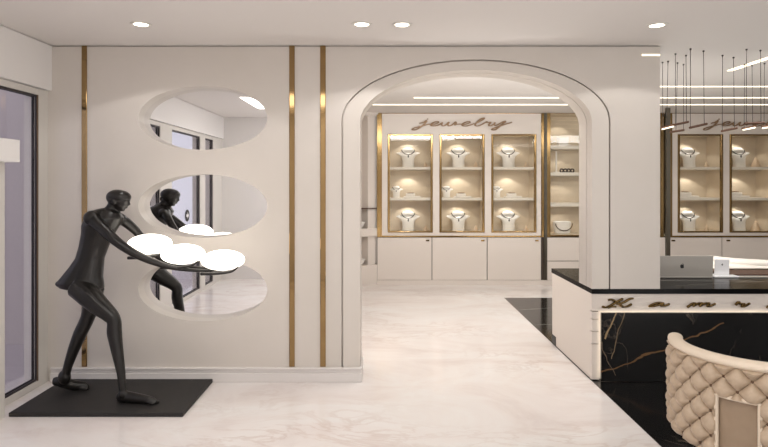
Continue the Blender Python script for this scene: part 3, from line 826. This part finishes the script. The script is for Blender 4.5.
# inner side of the shell, closed
inn = []
for j in (0, NZ_):
    z = ZB+(ZTOP-ZB)*j/NZ_
    inn.append([bm.verts.new(shell_pt(math.radians(A0+(A1-A0)*i/NA), z, R-.075)) for i in range(NA+1)])
for i in range(NA):
    bm.faces.new((inn[0][i+1], inn[0][i], inn[1][i], inn[1][i+1]))
    bm.faces.new((grid[NZ_][i], grid[NZ_][i+1], inn[1][i+1], inn[1][i])); bm.faces.new((grid[0][i+1], grid[0][i], inn[0][i], inn[0][i+1]))
for i in (0, NA):
    bm.faces.new([grid[j][i] for j in range(NZ_+1)]+[inn[1][i], inn[0][i]])
obj('tufted_shell', bm, M['leather'], t, True, angle=1.3)
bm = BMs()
for sgn in (-1, 1):  # dark tubes added along the creases, standing for their shade
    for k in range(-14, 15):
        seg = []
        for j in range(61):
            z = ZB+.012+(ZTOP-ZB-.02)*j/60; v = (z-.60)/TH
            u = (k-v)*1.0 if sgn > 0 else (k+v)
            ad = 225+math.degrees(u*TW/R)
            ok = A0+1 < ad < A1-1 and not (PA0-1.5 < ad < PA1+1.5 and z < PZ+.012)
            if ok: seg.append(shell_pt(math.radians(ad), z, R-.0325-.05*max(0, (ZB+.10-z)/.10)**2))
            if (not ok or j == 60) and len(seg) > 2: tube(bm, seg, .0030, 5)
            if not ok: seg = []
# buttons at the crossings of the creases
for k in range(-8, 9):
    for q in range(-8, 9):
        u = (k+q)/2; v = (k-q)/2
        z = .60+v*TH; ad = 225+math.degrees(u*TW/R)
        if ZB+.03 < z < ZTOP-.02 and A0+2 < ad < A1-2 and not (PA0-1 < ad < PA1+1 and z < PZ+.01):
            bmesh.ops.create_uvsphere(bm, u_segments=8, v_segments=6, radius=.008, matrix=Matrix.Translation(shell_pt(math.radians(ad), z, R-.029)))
obj('crease_shade_buttons', bm, M['crease_shade'], t, True)
bm = BMs()
def rim_ring(ad, w=1.):
    a = math.radians(ad); ps = []
    for k in range(16):
        th = 2*PI*k/16
        ps.append(shell_pt(a, ZTOP+.008+.026*w*math.sin(th), R-.040+.040*w*math.cos(th)))
    return ps
angs = [A0-1.5+(A1-A0+3)*i/90 for i in range(91)]
loft(bm, [rim_ring(a, (.55 if i in (0, 90) else .85 if i in (1, 89) else 1.)) for i, a in enumerate(angs)])
obj('rim', bm, M['rimleather'], t, True, angle=2.)
bm = BMs()
for j in range(13):
    pass
rows = []
for z in (ZB+.02, PZ-.004):
    rows.append([bm.verts.new(shell_pt(math.radians(PA0+.4+(PA1-PA0-.8)*i/16), z, R-.040)) for i in range(17)])
    rows.append([bm.verts.new(shell_pt(math.radians(PA0+.4+(PA1-PA0-.8)*i/16), z, R-.060)) for i in range(17)])
for i in range(16):
    bm.faces.new((rows[0][i], rows[0][i+1], rows[2][i+1], rows[2][i])); bm.faces.new((rows[1][i+1], rows[1][i], rows[3][i], rows[3][i+1]))
    bm.faces.new((rows[2][i], rows[2][i+1], rows[3][i+1], rows[3][i])); bm.faces.new((rows[0][i+1], rows[0][i], rows[1][i], rows[1][i+1]))
obj('back_panel', bm, M['leather_panel'], t, True, angle=.6)
bm = BMs()
pts = [shell_pt(math.radians(PA0), ZB+.02+(PZ-ZB-.02)*i/6, R-.022) for i in range(7)]+[shell_pt(math.radians(PA0+(PA1-PA0)*i/14), PZ, R-.022) for i in range(1, 14)]+[shell_pt(math.radians(PA1), PZ-(PZ-ZB-.02)*i/6, R-.022) for i in range(7)]
tube(bm, pts, .011, 8); obj('piping', bm, M['rimleather'], t, True)
bm = BMs(); lathe(bm, [(.02,ZB),(.30,ZB),(.33,ZB+.03),(.33,.42),(.31,.45),(.02,.46)], (CCX,CCY,0), 40); obj('seat', bm, M['leather'], t, True)
bm = BMs(); lathe(bm, [(.02,.005),(.27,.005),(.27,.03),(.05,.05),(.05,ZB),(.02,ZB)], (CCX,CCY,0), 40); obj('pedestal', bm, M['post'], t, True)

# ------------------------------------------------------------------ pendants
pend = [  # left cable (px, ceiling py), right cable, bar left end, bar right end
 ((675.5,53.5),(686.0,55.0),(674.5,124.8),(688.5,121.8)),
 ((690.5,48.5),(703.5,50.5),(689.5,127.8),(707,123.8)),
 ((722.5,55.0),(733.5,57.0),(721.5,131.2),(737,128.0)),
 ((662.5,62.0),(668.0,61.0),(661.0,128.0),(674.5,124.6)),
 ((677.5,62.5),(683.5,64.0),(670.0,132.2),(684.0,130.0)),
 ((746.5,49.0),(760.5,50.0),(744.5,123.6),(764.5,122.5)),
 ((744.6,64.0),(752.0,65.0),(742.0,128.6),(756,125.8)),
 ((764.5,63.0),(775.0,64.0),(761.5,126.8),(778,124.2))]
names = ['bronze bar pendant, highest of the left group beside the wall end', 'long bronze bar pendant in front of the first right-hand case top',
         'bronze bar pendant hanging below the letter j of the right sign', 'pale bar pendant closest to the wall end',
         'small bronze bar pendant hanging lowest beside the wall end', 'bronze bar pendant crossing the middle of the right sign',
         'short bar pendant just under the right sign letters', 'bar pendant at the far right, cut by the photo edge']
for (a, b, c, d), l in zip(pend, names):
    Da, Db = cY(a[1]), cY(b[1])
    pc = W(c[0], c[1], Da); pd = W(d[0], d[1], Db)
    lit = l.startswith(('pale', 'short', 'bar'))
    t = thing('pendant_light', l, 'pendant light', tuple((pc+pd)/2), 'slim bar pendants over the counter')
    bm = BMs(); tube(bm, [pc, pd], .010, 4); obj('bar', bm, M['bar'], t)
    dn = Vector((0,0,-.014))
    if lit: bm = BMs(); tube(bm, [pc.lerp(pd,.06)+dn, pc.lerp(pd,.94)+dn], .007, 4); obj('diffuser', bm, M['led'], t)
    for q, D in ((a, Da), (b, Db)):
        top = W(q[0], q[1], D); u = (top.x-pc.x)/(pd.x-pc.x); u = min(.97, max(.03, u)); bt = pc.lerp(pd, u)
        bm = BMs(); cyl(bm, (top.x, top.y, CEIL), (bt.x, bt.y, bt.z+.008), .0026, 6)
        cyl(bm, (top.x, top.y, CEIL-.012), (top.x, top.y, CEIL), .008, 10)
        obj('cable', bm, M['cable'], t)

# ------------------------------------------------------------------ plinth + statue
px0 = (8.5-CX)/F*4.088; px1 = (182.8-CX)/F*4.088
o = boxobj('plinth', (px0, px1, 4.088, YF-.034, .001, .030), M['plinth'], None, .003)
tag(o, 'flat charcoal square plinth on the marble floor under the statue', 'plinth')
st = thing('statue', 'dark bronze striding figure statue holding three glowing oval lamps', 'statue', (-2.1, 4.42, .030))
DS = 4.42
pm = F/DS
def S(px, py, dd=0.): return W(px, py, DS+dd)
def rp(p): return p/pm
bm = BMs()
# torso, rings stacked along the body; (px, py, half width px, half depth px, depth offset)
torso = [(88,292,7,7,0),(82,288,22,11,0),(80,283,23.5,13,0),(82,277,20.5,13,0),(86,268,17,12,0),(90,258,14,11,0),(94,246,14.5,11,0),(98,234,16,13,0),(101,225,18.5,15,0),(104,218,19,15,0),(107,212.5,13,10,0),(110,209,6,6,0)]
rings = []
for x, y, hw, hd, dd in torso:
    c = S(x, y, dd); rings.append(ering((c.x, c.y, c.z), rp(hw), rp(hd), 28))
loft(bm, rings)
# buttock tip
ellipsoid(bm, S(64, 283.5, 0), rp(8), rp(8), rp(4.2), 20, 12)
# neck and head
tube(bm, smooth_path([S(108,214), S(111.5,208), S(114.5,203)]), smooth_vals([rp(7), rp(5.2), rp(5.4)]), 14)
rot = Matrix.Rotation(math.radians(10), 4, 'Y')
ellipsoid(bm, S(118.3,198.2), rp(12.0), rp(8.6), rp(8.6), 28, 18, rot)
ellipsoid(bm, S(121.0,203.0), rp(7.2), rp(6.4), rp(7.0), 24, 16)
tube(bm, [S(118,205), S(122.5,208.8), S(124.6,209.2)], [rp(5), rp(3.2), rp(2.2)], 12)      # jaw and chin
tube(bm, [S(126.6,199.5), S(129.2,204.4), S(125.6,205.6)], [rp(1.5), rp(1.7), rp(1.4)], 10)  # nose
for q in (206.4, 207.9): ellipsoid(bm, S(126.4,q), rp(1.3), rp(2.2), rp(.7), 12, 8)          # lips
for q in (-1, 1): ellipsoid(bm, S(113.8,202.0, q*rp(8.0)), rp(1.8), rp(1.1), rp(3.0), 12, 8) # ears
for q in (-1, 1): ellipsoid(bm, S(126.0,201.2, q*rp(3.4)), rp(1.3), rp(1.6), rp(.8), 12, 8)  # eyes
# shoulders
ellipsoid(bm, S(92,218,-.10), rp(8.0), rp(8), rp(7.5), 20, 14); ellipsoid(bm, S(119,219,.07), rp(7.5), rp(8), rp(6), 20, 14)
tube(bm, smooth_path([S(92,218,-.10), S(105,215,0), S(120,218,.07)]), smooth_vals([rp(7),rp(7.5),rp(5.5)]), 14)
# near arm, running out to a slender curved tip under the lamps
pa = smooth_path([S(93,219,-.11), S(104,230,-.15), S(118,242.5,-.17), S(133,252.5,-.15), S(150,260.5,-.12), S(170,267,-.08), S(195,270.3,-.04), S(222,270.2,-.01)])
tube(bm, pa, smooth_vals([rp(6.2),rp(5.6),rp(4.7),rp(4.2),rp(3.6),rp(2.6),rp(1.9),rp(1.2)]), 14)
# far arm
pb = smooth_path([S(121,219,.08), S(130,225.5,.13), S(140,235.5,.16), S(150,250,.14), S(164,260,.10), S(184,266,.06), S(212,268.6,.03)])
tube(bm, pb, smooth_vals([rp(5.6),rp(5.0),rp(4.0),rp(3.4),rp(2.6),rp(1.9),rp(1.2)]), 14)
# near leg (front)
tube(bm, smooth_path([S(78,286.5,-.04), S(89,296,-.08), S(98.5,305,-.10), S(108.5,313.5,-.115), S(114,320.5,-.12), S(114.5,333,-.12), S(117.5,352,-.13), S(121,373,-.14), S(123,392,-.15)]),
     smooth_vals([rp(11.5),rp(11.2),rp(9.6),rp(7.8),rp(6.6),rp(7.0),rp(5.6),rp(4.0),rp(3.2)]), 18)
# far leg (rear), heel raised
tube(bm, smooth_path([S(94,288,.05), S(92,302,.07), S(87.5,318,.08), S(80,334,.08), S(73.5,350,.08), S(68,366,.08), S(65,377,.08)]),
     smooth_vals([rp(10),rp(8.6),rp(6.8),rp(6.6),rp(5.6),rp(4.4),rp(4.4)]), 18)
# feet
def foot(pts, rads, flat): tube(bm, smooth_path(pts), smooth_vals(rads), 14, True, flat)
def G(px, py): D = F*(EYE-.030)/(py-CY); return W(px, py, D)
f0 = G(118,402); f1 = G(157,404)
hz = lambda p, h: Vector((p.x, p.y, .030+h))
foot([hz(f0,.034), hz(f0.lerp(f1,.16),.042), hz(f0.lerp(f1,.5),.034), hz(f0.lerp(f1,.82),.024), hz(f1,.014)], [.030,.044,.038,.030,.014], .9)
for k in range(5):
    pth = f0.lerp(f1, .80); s_ = Vector((-(f1-f0).y, (f1-f0).x, 0)).normalized()*(-.028+.014*k)
    e = f0.lerp(f1, 1.03-.03*abs(k-3.2)*.6)+s_
    tube(bm, [hz(pth+s_*.8,.018), hz(e,.010)], [.011,.008], 8)
ellipsoid(bm, S(123,394,-.15), rp(4.2), rp(4.5), rp(5), 14, 10)
h0 = W(53,381,4.52); h1 = G(88,389.5)
foot([h0, h0.lerp(h1,.25)+Vector((0,0,.010)), h0.lerp(h1,.6)+Vector((0,0,.006)), Vector((h1.x-.03,h1.y,.030+.030)), Vector((h1.x,h1.y,.030+.014))], [.026,.044,.040,.030,.014], .9)
ellipsoid(bm, W(64.5,377,4.50), rp(6.5), rp(5), rp(7.5), 14, 10)
for k in range(5):
    tube(bm, [Vector((h1.x-.05,h1.y-.028+.014*k,.050)), Vector((h1.x+.010-.004*abs(k-1),h1.y-.028+.014*k,.039))], [.011,.008], 8)
finish(bm, True)
me = bpy.data.meshes.new('body'); bm.to_mesh(me); bm.free()
tmp = bpy.data.objects.new('tmp', me); COL.objects.link(tmp)
md = tmp.modifiers.new('r', 'REMESH'); md.mode = 'VOXEL'; md.voxel_size = .0055; md.use_smooth_shade = True
ms = tmp.modifiers.new('s', 'SMOOTH'); ms.factor = .5; ms.iterations = 5
dg = bpy.context.evaluated_depsgraph_get()
me2 = bpy.data.meshes.new_from_object(tmp.evaluated_get(dg)); bpy.data.objects.remove(tmp)
me2.name = 'body'; me2.materials.clear()
for p in me2.polygons: p.use_smooth = True
link('body', me2, M['statue'], st)
# cap of hair
bm = BMs(); ellipsoid(bm, S(118.8,196.9), rp(12.2), rp(9.0), rp(7.2), 28, 16, Matrix.Rotation(math.radians(4), 4, 'Y'))
for v in bm.verts:
    lim = S(0,199.8).z
    if v.co.z < lim: v.co.z = lim-(lim-v.co.z)*.15
obj('hair', bm, M['statue'], st, True, angle=2.)
# slender fingers under the lamps
for (x, y, dd) in ((150,244,.0), (183,254,.0), (223,260,.0)):
    for q in (-.07, 0., .07):
        bm = BMs()
        tube(bm, smooth_path([S(x-22,y+14,q*.6), S(x-6,y+13.5,q), S(x+8,y+11.5,q), S(x+15,y+7,q)]), smooth_vals([rp(1.6),rp(1.5),rp(1.2),rp(.8)]), 8)
        obj('finger', bm, M['statue'], st, True)
for (x, y) in ((150,244), (183,254), (223,260)):
    bm = BMs(); ellipsoid(bm, S(x, y), rp(21.3), rp(21.3), rp(10.0), 40, 20)
    lo = obj('lamp_shade', bm, M['lamp'], st, True, angle=3.); lo['label'] = 'glowing white oval glass lamp'

# ------------------------------------------------------------------ world + camera + view
w = bpy.data.worlds.new('World'); scene.world = w; w.use_nodes = True
bg = w.node_tree.nodes['Background']; bg.inputs['Color'].default_value = (.53,.53,.60,1); bg.inputs['Strength'].default_value = 1.9
cam = bpy.data.cameras.new('camera'); cam.sensor_width = 36; cam.lens = 36*F/768; cam.shift_y = (CY-223.5)/768; cam.clip_start = .05
co = bpy.data.objects.new('camera', cam); COL.objects.link(co); co.location = (0, 0, EYE); co.rotation_euler = (PI/2, 0, 0)
scene.camera = co
vs = scene.view_settings
vs.view_transform = 'Standard'; vs.look = 'None'; vs.gamma = 1; vs.use_curve_mapping = False; vs.exposure = -.15
scene.cycles.use_denoising = True
scene.cycles.max_bounces = 10; scene.cycles.diffuse_bounces = 5; scene.cycles.glossy_bounces = 5; scene.cycles.transparent_max_bounces = 12
scene.cycles.sample_clamp_indirect = 6
